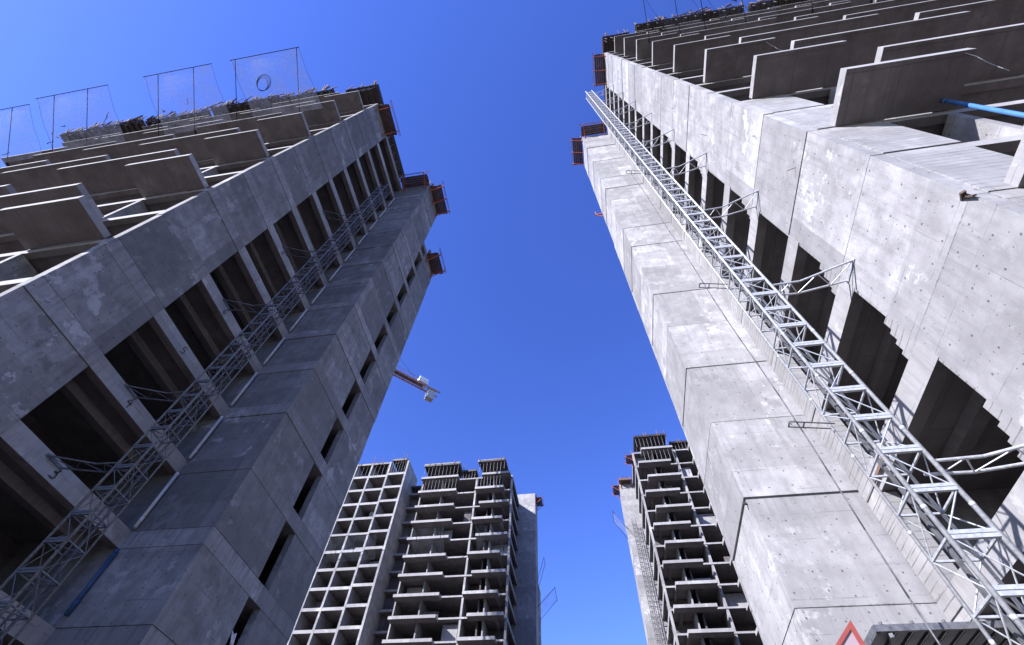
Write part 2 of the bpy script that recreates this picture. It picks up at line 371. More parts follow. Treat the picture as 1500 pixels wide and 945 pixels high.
# nearer right tower -------------------------------------------------
TR = Tower('concrete_tower', 'sunlit unfinished concrete tower block rising on the right behind the tall bright hoist mast', 7.57, 1, 3.81, 12.25, 10.2, 2.97, 17, 36.0, 8.0, 23)
TR.build_common(core_u=3.01, core_d=3.2, open0=3.2, band=0.68)
mb = MB()
for a, b in zip(TR.zs[:-1], TR.zs[1:]):
    if a > 40: break
    TR.box(mb, -2.05, 5.5, TR.yc+0.01, 18.9, a+0.01, b-0.01, 0.01)
mb.build('window_wall', 'concrete', TR.root)
TR.partition([3.5, 10.2, 17.0, 24.0, 30.5])
for k in range(-2, 18):
    z = TR.F(k)
    if z < 4: continue
    for a, b in ([(0.75, 3.95), (10.3, 17.1), (24.2, 30.4)] if k % 2 == 0 else [(3.45, 10.3), (17.1, 24.2)]):
        TR.balcony(a, b, z)
# board marked front piers of the lower storeys and the board marked nib beside the core
mb = MB()
for a, b in zip(TR.zs[:-1], TR.zs[1:]):
    if b > TR.F(4)+0.1: break
    TR.box(mb, 0.305, 1.95, TR.y0-0.02+TR.r.uniform(-.01, .01), TR.y0+0.5, a+0.015, b-0.36, 0.015)
mb.build('front_pier', 'board', TR.root)
mb = MB()
for a, b in zip(TR.zs[:-1], TR.zs[1:]):
    TR.box(mb, -0.02, 0.34, TR.y1-0.88, TR.y1-0.07, a-0.42 if a > 1 else a, b-0.70)
mb.build('wall_nib', 'board', TR.root)
mb = MB()
for k in range(-2, 9):     # shutter boards left in the jambs of the openings
    zt = TR.F(k) - 0.66; zb = TR.F(k-1)
    if zb < 1: zb = 1.0
    y = TR.y0 + 3.2
    h = zt - zb
    mb.box(TR.X(0.02), TR.X(0.1), y+0.004, y+0.09, zb+0.01, zt-0.01)
    if k % 2 == 0 or k < 3:
        for q, (dy, fr) in enumerate(((0.2, 0.46), (0.32, 0.33), (0.44, 0.2), (0.55, 0.1))):
            mb.box(TR.X(0.03+0.004*q), TR.X(0.1), y+0.09+0.12*q+0.003, y+0.09+dy-(0.11 if q == 0 else 0.11)+0.0+0.0+0.10, zb+0.01, zb+h*fr+TR.r.uniform(-.05, .05))
mb.build('jamb_lining', 'board', TR.root)

# far left tower -----------------------------------------------------
FL = Tower('concrete_tower', 'distant concrete tower block at bottom centre with an open grid of square bays', -12.5, -1, 68.5, 77.0, 9.6, 3.0, 16, 31.3, 8.0, 37)
FL.build_common(edge=.24, iw=72.0, recess=17.1, core_u=3.1, core_d=3.2, open0=0.35, band=0.55, core_top=59.8)
side_strip(FL, 44.0, 0.0, 0.95, 83.5, 3.1)
FL.partition([6.55], t=0.3)
FL.partition([3.3, 12.9], t=0.18, y_in=3.4)
mb = MB(); FL.box(mb, 17.0, 17.2, 68.9, 72.0, 0, FL.top-0.3); mb.build('cross_wall', 'side', FL.root)
for k in range(-2, 18):
    z = FL.F(k)
    if z < 18: continue
    sh = 1.0 if k % 2 else 0.0
    FL.balcony(0.25+sh, 5.45+sh, z-0.62, th=0.42); FL.balcony(9.9, 16.9, z-0.62, th=0.42)
# grid wing
for u in (20.9, 24.5, 28.2, 31.4, 35.0):
    mb = MB(); FL.box(mb, u-0.2, u+0.14, 67.9, 72.5 if u > 21 else 74.0, 0, 62.5); mb.build('grid_wall', 'side', FL.root)
for k in range(2, 17):
    z = 11.4 + 3.0*k
    mb = MB()
    for a, b in ((21.05, 24.29), (24.65, 27.99), (28.35, 31.19), (31.55, 34.79)):
        FL.box(mb, a, b, 67.92, 71.5, z-0.46+(0.35 if a < 22 else 0), z+0.0+(0.35 if a < 22 else 0)); FL.box(mb, a, b, 71.51, 76.0, z-.2, z)
    mb.build('grid_beam', 'slab', FL.root)

def infill(t, spots, dz=0.0):
    for (u0, u1, k, hh, dp) in spots:
        mb = MB(); z0 = t.F(k)+dz+.003; t.box(mb, u0, u1, t.y0+dp, t.y0+dp+.15, z0, z0+hh); mb.build('infill_wall', t.r.choice(('inner', 'side', 'slab')), t.root)
infill(FL, [(10.2, 12.7, 12, 2.4, 1.2), (13.3, 16.4, 9, 2.5, 2.0), (7.2, 9.4, 7, 2.5, 1.0), (.5, 3.1, 11, 2.5, 1.6), (3.6, 6.2, 13, 1.2, .6), (10.2, 12.6, 8, 1.1, .5), (7.2, 8.4, 13, 2.5, .8), (14, 16.6, 14, 1.6, 1.0), (3.7, 6.3, 9, 2.5, 2.2)])
infill(FL, [(21.2, 24.0, 10, 2.3, 2.0), (24.9, 26.4, 13, 2.3, 1.2), (28.6, 31.0, 8, 2.3, 2.2), (25.0, 27.8, 11, 1.1, .7), (21.2, 22.6, 14, 2.3, 1.5), (28.6, 30.0, 12, 2.3, 1.8)], 1.8)
# far right tower ----------------------------------------------------
FR = Tower('concrete_tower', 'distant concrete tower block half hidden behind the bright right-hand tower', 9.6, 1, 68.5, 77.0, 9.6, 3.0, 17, 31.3, 8.0, 41)
FR.build_common(edge=.24, iw=72.0, core_u=2.6, core_d=3.2, open0=0.35, band=0.55)
FR.partition([7.4], t=0.3); FR.partition([3.3, 14.0], t=0.18)
for k in range(-2, 18):
    z = FR.F(k)
    if z < 18: continue
    sh = 1.0 if k % 2 else 0.0
    FR.balcony(0.55+sh, 6.1+sh, z-0.62, th=0.42); FR.balcony(9.9, 16.9, z-0.62, th=0.42)

infill(FR, [(3.6, 5.6, 14, 2.5, 1.4), (7.9, 10.6, 12, 2.4, 1.0), (7.9, 9.4, 15, 2.5, .8), (.6, 3.1, 11, 2.5, 2.0), (3.7, 6.9, 9, 1.2, .7), (8.0, 11.0, 8, 2.5, 1.8), (.6, 2.4, 16, 2.5, 1.0), (9.6, 12.0, 10, 1.1, .6)])
# ------------------------------------------------------------------ hoist masts
def hoist_mast(name, label, x0, y0, w, top, wall_x, y_wall, ties, mat, zstart=0.0):
    """square lattice mast: corner (x0,y0) is the nearest left rail"""
    root = thing(name, label, 'hoist mast', (x0+w/2, y0+w/2, 0))
    cs = [(x0, y0), (x0+w, y0), (x0+w, y0+w), (x0, y0+w)]
    for i, (x, y) in enumerate(cs):
        mb = MB(); mb.tube((x, y, 0), (x, y, top), 0.038 if i < 2 else 0.028, 12)
        z = 1.508
        while z < top:
            mb.tube((x, y, z-0.03), (x, y, z+0.03), 0.0405 if i < 2 else 0.0305, 12); z += 1.508
        mb.build('rail', mat, root, smooth=True)
    plates = []; br = MB()
    n = int(top/0.754); tri = 0.02
    for i in range(n):
        z = 0.3 + i*0.754
        for a, b in ((0, 1), (1, 2), (2, 3), (3, 0)):
            p, q = cs[a], cs[b]
            if a == 0:
                plates.append(z)
            else:
                br.bar((p[0], p[1], z), (q[0], q[1], z), 0.032, 0.032)
            if a != 0 or True:
                s, e = (p, q) if i % 2 else (q, p)
                br.tube((s[0], s[1], z), (e[0], e[1], z+0.754), 0.012, 6)
        br.tube((cs[0][0], cs[0][1], z), (cs[2][0], cs[2][1], z), 0.016, 6)
    fr = MB(); p, q = cs[0], cs[1]; x_, y_, z_ = root.location
    for dz in (.04, -.03): fr.bar((p[0]+.02-x_, p[1]-.005-y_, dz), (q[0]-.02-x_, q[1]-.005-y_, dz), 0.05, 0.058)
    pl = fr.build('cross_plate', mat, None)
    for i, z in enumerate(plates):
        o = pl if i == 0 else pl.copy()
        if i: COL.objects.link(o)
        o.parent = root; o.location = (0, 0, z)
    br.build('lattice', mat, root)
    rk = MB(); rk.box(x0+w/2-0.03, x0+w/2+0.03, y0+w-0.06, y0+w-0.01, 0, top); rk.build('rack', 'dark_steel', root)
    sgn = 1 if wall_x > x0 else -1
    xr = x0+w if sgn > 0 else x0
    for z in ties:
        mb = MB(); xm = xr+sgn*0.75
        chords = [[(xr, y0+.03, z), (xm, y0+0.0, z), (wall_x-sgn*.02, y_wall[0], z)], [(xr, y0+w*0.55, z), (xm, y0+0.38, z), (wall_x-sgn*.02, y_wall[1], z)]]
        for c in chords:
            for p, q in zip(c[:-1], c[1:]): mb.tube(p, q, 0.027, 8)
        def at(c, t):
            t *= 2; i = min(int(t), 1); f = t-i; return tuple(c[i][j]*(1-f)+c[i+1][j]*f for j in range(3))
        K = 6
        for i in range(K):
            a, b = at(chords[i % 2], i/K), at(chords[(i+1) % 2], (i+1)/K); mb.tube(a, b, 0.013, 6)
        mb.box(wall_x-sgn*0.03, wall_x-sgn*0.003, y_wall[0]-.06, y_wall[1]+.06, z-.05, z+.05)
        mb.build('tie_arm', mat, root, smooth=False)
    return root
RM = hoist_mast('hoist_mast', 'bright galvanised lattice hoist mast standing before the sunlit tower', 4.93, 6.8, 0.65, 56.5, 7.57, (6.35, 6.95), [6.85+5.95*i for i in range(9)], 'galv')
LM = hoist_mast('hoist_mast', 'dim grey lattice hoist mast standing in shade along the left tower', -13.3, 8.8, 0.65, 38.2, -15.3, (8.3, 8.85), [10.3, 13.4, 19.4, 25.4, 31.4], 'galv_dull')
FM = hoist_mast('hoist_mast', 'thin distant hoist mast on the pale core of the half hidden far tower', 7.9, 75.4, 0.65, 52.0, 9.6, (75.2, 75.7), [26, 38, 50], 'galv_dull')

# power cable of the hoist and its guide hoops
cb = MB(); pts = [(4.24, 7.25, z) for z in (0, 60)]
zz = 0.0; prev = (4.2, 7.25, 0.2)
while zz < 27:
    zz += 1.0; nx = (4.2+0.02*math.sin(zz*0.9)+0.004*zz, 7.25+0.015*math.sin(zz*0.55), zz); cb.tube(prev, nx, 0.013, 8); prev = nx
c = cb.build('hoist_cable', 'dark_steel', None, smooth=True); tag(c, 'grey power cable hanging straight down left of the bright hoist mast', 'cable')
for i, z in enumerate((8.25, 13.95, 26.6)):
    mb = MB()
    for dy in (0.0, 0.14): mb.tube((4.95, 7.33+dy, z), (4.1, 7.18+dy, z), 0.014, 6)
    mb.tube((4.1, 7.18, z), (4.1, 7.32, z), 0.014, 6); mb.tube((4.38, 7.23, z), (4.38, 7.37, z), 0.014, 6)
    mb.tube((4.1, 7.18, z), (4.1, 7.18, z-0.07), 0.014, 6)
    mb.build('cable_guide', 'dark_steel', RM)

# ------------------------------------------------------------------ pipes
ORD = ('topmost', 'second', 'third', 'fourth', 'fifth', 'sixth', 'seventh', 'eighth', 'ninth', 'tenth', 'eleventh', 'twelfth', 'thirteenth')
def pipe(name, label, mat, x, y, z0, z1, r, group=None):
    mb = MB(); mb.tube((x, y, z0), (x, y, z1), r, 16)
    o = mb.build(name, mat, None, smooth=True); tag(o, label, 'pipe', group)
    cm = MB(); cm.tube((x, y, z0+0.25), (x, y, z0+0.4), r*1.14, 16); cm.tube((x, y, z1-0.12), (x, y, z1-0.02), r*1.14, 16)
    cm.build('collar', mat, o, smooth=True)
    return o
pipe('drain_pipe', 'bright blue plastic pipe standing under the lowest balcony of the sunlit tower', 'blue', 11.05, 3.5, 8.6, 16.1, 0.055)
pipe('drain_pipe', 'blue plastic pipe coloured darker for the shaded corner low on the left core', 'blue_dark', -15.18, 12.16, 7.75, 9.75, 0.06)
for k in range(0, 13):
    z1 = TL.F(k) - 0.66; z0 = TL.F(k-1) + 0.05
    if z0 < 9.9: continue
    pipe('drain_pipe', ORD[12-k] + ' pale drain pipe length from the top, in the corner of left tower and core', 'pale_pipe', -15.18, 12.16, z0, z1, 0.06, 'pale pipe lengths in the left tower corner')

# ------------------------------------------------------------------ work platforms at the tops (orange brackets, brown decks)
def platform(label, x0, x1, y0, y1, z, axis, outward, rail=True, rails_h=0.75, mat='plywood', grp='work platforms round the tower tops'):
    """deck x0..x1,y0..y1; axis = the long direction, outward = sign of the free edge"""
    root = thing('work_platform', label, 'work platform', ((x0+x1)/2, (y0+y1)/2, z), grp)
    mb = MB(); n = 5
    for i in range(n):
        if axis == 'y':
            a = x0+(x1-x0)*i/n; mb.box(a+.008, a+(x1-x0)/n-.008, y0-.1*random.random(), y1+.1*random.random(), z, z+.045)
        else:
            a = y0+(y1-y0)*i/n; mb.box(x0-.1*random.random(), x1+.1*random.random(), a+.008, a+(y1-y0)/n-.008, z, z+.045)
    mb.build('deck', mat, root)
    L = (y1-y0) if axis == 'y' else (x1-x0); nb = max(2, int(round(L/2.0))+1)
    for i in range(nb):
        t = (i+0.12)/(nb-1+0.24) if nb > 1 else .5
        mb = MB()
        if axis == 'y':
            y = y0+L*t; xi, xo = (x0, x1) if outward > 0 else (x1, x0)
            mb.bar((xi, y, z-.06), (xo+outward*.25, y, z-.06), .07, .1); mb.bar((xi, y, z-1.0), (xo, y, z-.1), .06, .06); mb.bar((xi+outward*.05, y, z-1.1), (xi+outward*.05, y, z+1.25), .07, .07)
            mb.bar((xo+outward*.1, y, z-.1), (xo+outward*.1, y, z+rails_h), .04, .04)
        else:
            x = x0+L*t; yi, yo = (y0, y1) if outward > 0 else (y1, y0)
            mb.bar((x, yi, z-.06), (x, yo+outward*.25, z-.06), .07, .1); mb.bar((x, yi, z-1.0), (x, yo, z-.1), .06, .06); mb.bar((x, yi+outward*.05, z-1.1), (x, yi+outward*.05, z+1.25), .07, .07)
            mb.bar((x, yo+outward*.1, z-.1), (x, yo+outward*.1, z+rails_h), .04, .04)
        mb.build('bracket', 'orange', root)
    if rail:
        for h in (0.35, .7):
            mb = MB()
            if axis == 'y':
                xo = (x1 if outward > 0 else x0)+outward*.1; mb.tube((xo, y0-.3, z+h), (xo, y1+.3, z+h), .024, 6)
            else:
                yo = (y1 if outward > 0 else y0)+outward*.1; mb.tube((x0-.3, yo, z+h), (x1+.3, yo, z+h), .024, 6)
            mb.build('guard_rail', 'orange' if h < .4 else 'dark_steel', root)
    # shutter panel standing on the deck against the wall head
    mb = MB()
    if axis == 'y':
        xi = x0 if outward > 0 else x1; mb.box(xi+outward*.01, xi+outward*.06, y0, y1, z+.06, z+1.3)
    else:
        yi = y0 if outward > 0 else y1; mb.box(x0, x1, yi+outward*.01, yi+outward*.06, z+.06, z+1.3)
    mb.build('shutter_panel', mat, root)
    return root
tz = TR.top
platform('brown work platform with orange brackets on the wing head of the sunlit tower', 7.57-1.15, 7.545, 3.85, 6.9, tz-0.35, 'y', -1)
platform('brown work platform along the front head of the sunlit core', 4.55, 7.45, 12.2-1.15, 12.19, tz+0.25, 'x', -1)
platform('brown work platform hung off the outer side of the sunlit core head', 4.5-1.15, 4.49, 12.3, 15.4, tz+0.15, 'y', -1)
tz = TL.top
platform('rusty brown work platform on the wing head of the shaded left tower', -15.24, -15.24+1.1, 4.2, 6.9, tz-0.4, 'y', 1)
platform('orange railed work platform along the front head of the shaded left core', -15.1, -12.3, 12.2-1.1, 12.22, tz-0.2, 'x', -1)
platform('dark work platform on the outer side of the shaded left core head', -12.2, -11.05, 12.4, 15.4, tz-0.3, 'y', 1)
platform('reddish work platform at the lower head of the left window wall', -12.2, -11.1, 16.7, 18.8, TL.F(10)+1.2, 'y', 1)
platform('dark red work platform on the core head of the bottom centre tower', -9.35, -8.2, 77.2, 80.0, 58.9, 'y', 1)
platform('orange work platform on the wing head of the half hidden far tower', 8.45, 9.58, 68.6, 71.0, FR.top-.4, 'y', -1)
platform('orange work platform along the core front of the half hidden far tower', 7.1, 9.4, 75.8, 76.95, 60.5, 'x', -1)
platform('red work platform off the core side of the half hidden far tower', 5.8, 6.95, 77.1, 80.0, 60.3, 'y', -1)

# ------------------------------------------------------------------ slab formwork with props on the top floors
def formwork_table(label, t, u0, u1, y0, y1, z0, h, nu, nv, stakes=0, skirt=0.35):
    root = thing('slab_formwork', label, 'formwork', (t.X((u0+u1)/2), (y0+y1)/2, z0), 'slab formwork on the tower tops')
    mb = MB(); t.box(mb, u0, u1, y0, y1, z0+h, z0+h+.05)
    n = int((u1-u0)/0.6)
    mb.build('deck', 'black_ply', root)
    mb = MB()
    for i in range(n+1):
        u = u0+.05+(u1-u0-.1)*i/n; t.box(mb, u-.035, u+.035, y0-.15*random.random(), y1+.05, z0+h-.16, z0+h-.004)
    mb.build('joist', 'plywood', root)
    mb = MB(); t.box(mb, u0-.05, u1+.05, y0-.05, y0-.01, z0+h-.02, z0+h+skirt); t.box(mb, u0-.055, u0-.01, y0, y1, z0+h-.02, z0+h+skirt); mb.build('edge_board', 'black_ply', root)
    p0 = None
    for i in range(nu):
        for j in range(nv):
            x = t.X(u0+.2+(u1-u0-.4)*(i/max(1, nu-1))); y = y0+.15+(y1-y0-.3)*(j/max(1, nv-1) if nv > 1 else 0)
            if p0 is None:
                mb = MB(); mb.tube((0, 0, 0), (0, 0, h*.55), .03, 8); mb.tube((0, 0, h*.5), (0, 0, h-.165), .024, 8); mb.box(-.07, .07, -.07, .07, h-.17, h-.161); mb.box(-.07, .07, -.07, .07, 0, .01)
                p0 = mb.build('prop', 'galv_dull', None); o = p0
            else:
                o = p0.copy(); COL.objects.link(o)
            o.parent = root; o.location = Vector((x, y, z0+.004)) - Vector(root.location)
    for i in range(stakes):
        mb = MB(); x = t.X(u0+(u1-u0)*random.random()); hh = random.choice((.4, .7, 1.0, 1.6))*random.uniform(.7, 1.3)
        mb.bar((x, y0-.06, z0+h-.1), (x+random.uniform(-.12, .12), y0-.06+random.uniform(-.35, .05), z0+h+hh), random.choice((.05, .08, .12)), .06)
        mb.build('stake', 'timber', root)
    if stakes > 12:      # loose boards leaning against the edge
        for i in range(int((u1-u0)*.8)):
            mb = MB(); x = t.X(u0+(u1-u0)*random.random()); wd = random.uniform(.25, .9)
            mb.bar((x-wd, y0-.1-.05*random.random(), z0+h+.05), (x+wd, y0-.1-.4*random.random(), z0+h+random.uniform(-.15, .4)), random.uniform(.04, .1), random.uniform(.1, .34))
            mb.build('loose_board', random.choice(('timber', 'plywood', 'black_ply')), root)
    return root
z = TL.top
formwork_table('black slab formwork on props at the top corner of the shaded left tower', TL, .4, 3.6, 2.6, 6.6, z+.01, 2.5, 6, 3, 8, .5)
formwork_table('low dark slab formwork amid timbers on the left tower roof', TL, 4.2, 9.6, 2.25, 6.0, z+.31, .55, 7, 2, 26, .1)
formwork_table('slab formwork with leaning stakes behind the hose coil net', TL, 9.8, 17.0, 2.05, 6.0, z+.31, .75, 8, 2, 34, .1)
formwork_table('slab formwork with tall stakes at the far left roof end', TL, 17.3, 24.2, 2.2, 6.0, z+.31, .6, 8, 2, 34, .1)
formwork_table('outermost slab formwork with stakes on the left tower roof', TL, 24.6, 34.0, 2.0, 6.0, z+.31, .7, 8, 2, 40, .1)
formwork_table('black propped formwork over the opening strip head of the left tower', TL, .1, 3.4, 7.2, 11.6, z+.01, 2.1, 5, 6, 6, .3)
z = TR.top
formwork_table('black slab formwork on props at the top corner of the sunlit tower', TR, .25, 3.2, 2.4, 6.6, z+.31, 2.3, 5, 3, 6, .45)
formwork_table('long black edge formwork with stakes on the sunlit tower roof', TR, 3.7, 15.0, 1.75, 6.0, z+.31, 1.0, 12, 2, 34, .4)
formwork_table('far black edge formwork with stakes on the sunlit tower roof', TR, 15.6, 30.0, 1.75, 6.0, z+.31, 1.0, 14, 2, 34, .4)
formwork_table('narrow dark formwork above the opening strip of the sunlit tower', TR, .1, 3.0, 7.2, 11.3, z+.01, 1.6, 4, 5, 4, .3)
z = FL.top
formwork_table('dark formwork table over the corner balconies of the bottom centre tower', FL, 1.2, 6.2, 67.0, 71.0, z+.03, 2.3, 8, 1, 4)
formwork_table('dark formwork table above the middle balconies of the bottom centre tower', FL, 10.0, 16.8, 67.0, 71.0, z+.03, 2.2, 10, 1, 5)
formwork_table('dark formwork over the open bay between balconies of the bottom centre tower', FL, 7.0, 9.6, 68.4, 71.0, z+.01, 1.5, 5, 1, 3)
formwork_table('dark formwork with thin props over the two left grid bays', FL, 24.7, 31.0, 68.0, 71.4, 59.42, 2.7, 8, 1, 6)
formwork_table('dark formwork with thin props over the inner grid bay', FL, 21.2, 24.2, 68.0, 71.4, 59.78, 3.0, 6, 1, 3)
formwork_table('dark formwork with props over the recess of the bottom centre tower', FL, 17.4, 20.6, 71.8, 74.0, z+.01, 1.4, 5, 1, 2)
formwork_table('dark formwork table over the corner balconies of the half hidden far tower', FR, .8, 6.6, 67.0, 71.0, FR.top+.03, 2.3, 9, 1, 5)
formwork_table('dark formwork table over the open bay of the half hidden far tower', FR, 7.2, 12.5, 68.4, 71.5, FR.top+.01, 1.5, 9, 1, 4)

# props one storey below the top of the far towers
pm = None
def prop_row(t, u0, u1, n, y, z0, h, label, grp):
    global pm
    for i in range(n):
        if pm is None:
            mb = MB(); mb.tube((0, 0, 0), (0, 0, 1.4), .032, 8); mb.tube((0, 0, 1.3), (0, 0, 2.24), .026, 8); mb.box(-.08, .08, -.08, .08, 2.24, 2.26)
            pm = mb.build('shoring_prop', 'galv_dull', None); o = pm
        else: o = pm.copy(); COL.objects.link(o)
        q = n-1-i if t.sg < 0 else i; tag(o, ('leftmost' if q == 0 else ORD[q]) + (' ' if q == 0 else ' from left, ') + label, 'prop', grp); o.location = (t.X(u0+(u1-u0)*i/(n-1)), y, z0); o.scale = (1, 1, h/2.26)
prop_row(FL, 1.5, 6.1, 9, 67.3, FL.F(15)-.19, 2.52, 'prop under corner top balcony of the bottom centre tower', 'props under the corner top balcony, bottom centre')
prop_row(FL, 10.2, 16.6, 11, 67.3, FL.F(15)-.19, 2.52, 'prop under middle top balcony of the bottom centre tower', 'props under the middle top balcony, bottom centre')
prop_row(FR, 1.9, 6.9, 8, 67.3, FR.F(16)-.19, 2.52, 'prop under top balcony of the half hidden far tower', 'props under the top balcony, far right')

# starter bars along the wall heads
bm = None
def bars(t, pts, z, hmin=0.7, hmax=1.5):
    global bm
    for (x, y) in pts:
        if bm is None:
            mb = MB(); mb.tube((0, 0, -.3), (0, 0, 1.0), .016, 6); bm = mb.build('rebar', 'rust', None); o = bm
        else: o = bm.copy(); COL.objects.link(o)
        o.parent = t.root; o.location = Vector((x, y, z)) - Vector(t.root.location)
        o.rotation_euler = (random.uniform(-.06, .06), random.uniform(-.06, .06), 0); o.scale = (1, 1, random.uniform(hmin, hmax))
bars(TL, [(TL.X(.15), 4.3+.24*i) for i in range(32)], TL.top)
bars(TL, [(TL.X(-2.9+.3*i), 12.45) for i in range(10)] + [(TL.X(-2.9), 12.7+.3*i) for i in range(9)], TL.top)
bars(TL, [(TL.X(-2.9), 16.7+.3*i) for i in range(8)], TL.F(10)+1.5)
bars(TL, [(TL.X(3.6+6.8*i+.1*j), 4.2) for i in range(5) for j in range(3)], TL.top, 1.2, 2.2)
bars(TR, [(TR.X(.15), 4.0+.3*i) for i in range(26)], TR.top)
bars(TR, [(TR.X(-2.9+.3*i), 12.4) for i in range(10)] + [(TR.X(-2.9), 12.7+.35*i) for i in range(8)], TR.top)
bars(TR, [(TR.X(.4+1.0*i+random.uniform(-.2, .2)), 2.8) for i in range(26)], TR.top+.3, 1.2, 2.6)
bars(FL, [(FL.X(.15+.8*i), 68.7) for i in range(21)], FL.top, .5, 1.6)
bars(FL, [(FL.X(21+.6*i), 68.0) for i in range(17)], 62.4, .5, 1.4)
bars(FR, [(FR.X(.15+.8*i), 68.7) for i in range(26)], FR.top, .5, 1.6)

# ------------------------------------------------------------------ safety nets on tilted frames
def net_frame(label, xa, xb, posts, yb, zb, yt, zt, grp, sag=0.12, rags=0, pr=0.026, lean=1.7, net='net'):
    root = thing('safety_net', label, 'safety net', ((xa+xb)/2, yb, zb), grp)
    for x in posts:
        mb = MB(); mb.tube((x, yb+.25, zb-.2), (x, yt, zt), pr, 8); mb.box(x-.06, x+.06, yb, yb+.3, zb-.02, zb+.02); mb.build('post', 'pole', root)
    mb = MB(); mb.tube((xa, yt, zt+.02), (xb, yt-.02, zt+.02), pr, 8); mb.build('top_pole', 'pole', root)
    mb = MB(); nu, nv = 14, 10; uv = []
    for j in range(nv+1):
        for i in range(nu+1):
            f, h = i/nu, j/nv; pin = 0.0
            w0 = xa+.1+(xb-xa-.2)*f
            # the foot of the net is drawn in towards one side
            x = w0 + (1-h)*lean + 0.06*math.sin(5*h+i)
            s = sag*math.sin(math.pi*f)*math.sin(math.pi*h)
            mb.v.append((x, yb+(yt-yb)*h - s*.3, zb+(zt-zb)*h - s)); uv.append(((xb-xa)*f, 5.0*h))
    for j in range(nv):
        for i in range(nu):
            a = j*(nu+1)+i; mb.f.append((a, a+1, a+nu+2, a+nu+1))
    o = mb.build('net', net, root); me = o.data; l = me.uv_layers.new(name='UVMap')
    for lp in me.loops: l.data[lp.index].uv = uv[lp.vertex_index]
    for x in (xa+.1, xb-.1):
        ed = MB()
        for j in range(8):
            h0, h1 = j/8, (j+1)/8
            ed.tube((x+lean*(1-h0)+.06*math.sin(j), yb+(yt-yb)*h0, zb+(zt-zb)*h0), (x+lean*(1-h1)+.06*math.sin(j+1), yb+(yt-yb)*h1, zb+(zt-zb)*h1), .009, 5)
        ed.build('edge_rope', 'pole', root)
    if rags:
        for q in range(rags):
            mb = MB()
            f, h = random.uniform(.1, .95), random.uniform(.05, .45)
            p = Vector((xa+(xb-xa)*f, yb+(yt-yb)*h-.02, zb+(zt-zb)*h+.02)); d = Vector((random.uniform(-.4, .4), random.uniform(-.3, .1), random.uniform(.1, .5)))
            for e in range(4):
                p2 = p+d*.35+Vector((random.uniform(-.15, .15), random.uniform(-.1, .1), random.uniform(-.1, .15))); mb.tube(p, p2, random.uniform(.015, .05), 5, random.uniform(.01, .03)); p = p2
            mb.build('snagged_debris', 'pole', root)
    return root
Gn = 'safety nets leaning out from the left tower'
net_frame('safety net with a coil of hose caught in it, left tower', -22.8, -17.2, [-22.35, -17.4], 2.7, 37.6, -1.25, 40.8, Gn, rags=2)
net_frame('safety net between coil net and debris net, dry twigs at its foot', -30.1, -24.3, [-28.8, -25.8], 2.7, 37.6, -1.25, 40.8, Gn, rags=7)
net_frame('safety net with dark rags hanging down one edge, left tower', -39.7, -33.2, [-38.0, -35.0], 2.7, 37.6, -1.15, 40.8, Gn, rags=9)
net_frame('safety net cut by the edge of the photo, left tower', -46.5, -40.5, [-45.0, -42.1], 2.7, 37.6, -.85, 40.8, Gn, rags=5)
Gr = 'safety nets leaning out from the right tower'
net_frame('first safety net from the corner of the sunlit tower', 8.3, 11.6, [8.75, 11.05], 2.2, 43.2, -1.6, 46.4, Gr, rags=6, net='thin_net')
net_frame('safety net with few rags high on the sunlit tower', 12.4, 16.6, [12.9, 15.8], 2.2, 43.2, -1.6, 46.4, Gr, rags=6, net='thin_net')
net_frame('outer safety net high on the sunlit tower', 19.6, 25.0, [20.5, 24.5], 2.2, 43.2, -1.6, 46.4, Gr, rags=4, net='thin_net')
Gf = 'safety nets on the bottom centre tower'
net_frame('safety net hung from posts on the corner balconies of the bottom centre tower', -17.6, -12.9, [-17.0, -13.2], 66.95, 42.4, 65.0, 45.6, Gf, pr=.045, lean=0.0, net='thin_net')
net_frame('safety net hung from posts on the middle balconies of the bottom centre tower', -28.1, -22.6, [-27.3, -23.3], 66.95, 42.4, 65.0, 45.6, Gf, pr=.045, lean=0.0, net='thin_net')
net_frame('safety net hung from posts on the grid bays of the bottom centre tower', -43.0, -34.2, [-41.2, -38.2], 67.8, 42.4, 65.9, 45.6, Gf, pr=.045, lean=0.0, net='thin_net')
def side_net(label, x0, x1, ya, yb_, zb, zt, grp):
    root = thing('safety_net', label, 'safety net', (x0, ya, zb), grp)
    for y in (ya, yb_):
        mb = MB(); mb.tube((x0, y, zb-.6), (x1, y, zt), .035, 6); mb.build('post', 'pole', root)
    mb = MB(); mb.tube((x1, ya-.3, zt), (x1, yb_+.3, zt), .035, 6); mb.build('top_pole', 'pole', root)
    mb = MB(); mb.v = [(x0, ya, zb), (x0, yb_, zb), (x1, yb_, zt), (x1, ya, zt)]; mb.f = [(0, 1, 2, 3)]
    o = mb.build('net', 'net', root); l = o.data.uv_layers.new(name='UVMap')
    for lp in o.data.loops: l.data[lp.index].uv = ((0, 0), (3, 0), (3, 3), (0, 3))[lp.vertex_index]
side_net('small dark safety net frame on the core side of the bottom centre tower, lower one', -9.35, -6.4, 78.0, 82.0, 39.6, 42.0, Gf)
side_net('small dark safety net frame on the core side of the bottom centre tower, upper one', -9.35, -8.1, 78.0, 80.0, 43.6, 47.2, Gf)
side_net('pale safety net square beside the core of the half hidden far tower', 6.9, 4.9, 76.0, 79.0, 51.0, 54.0, 'safety nets on the far right tower')

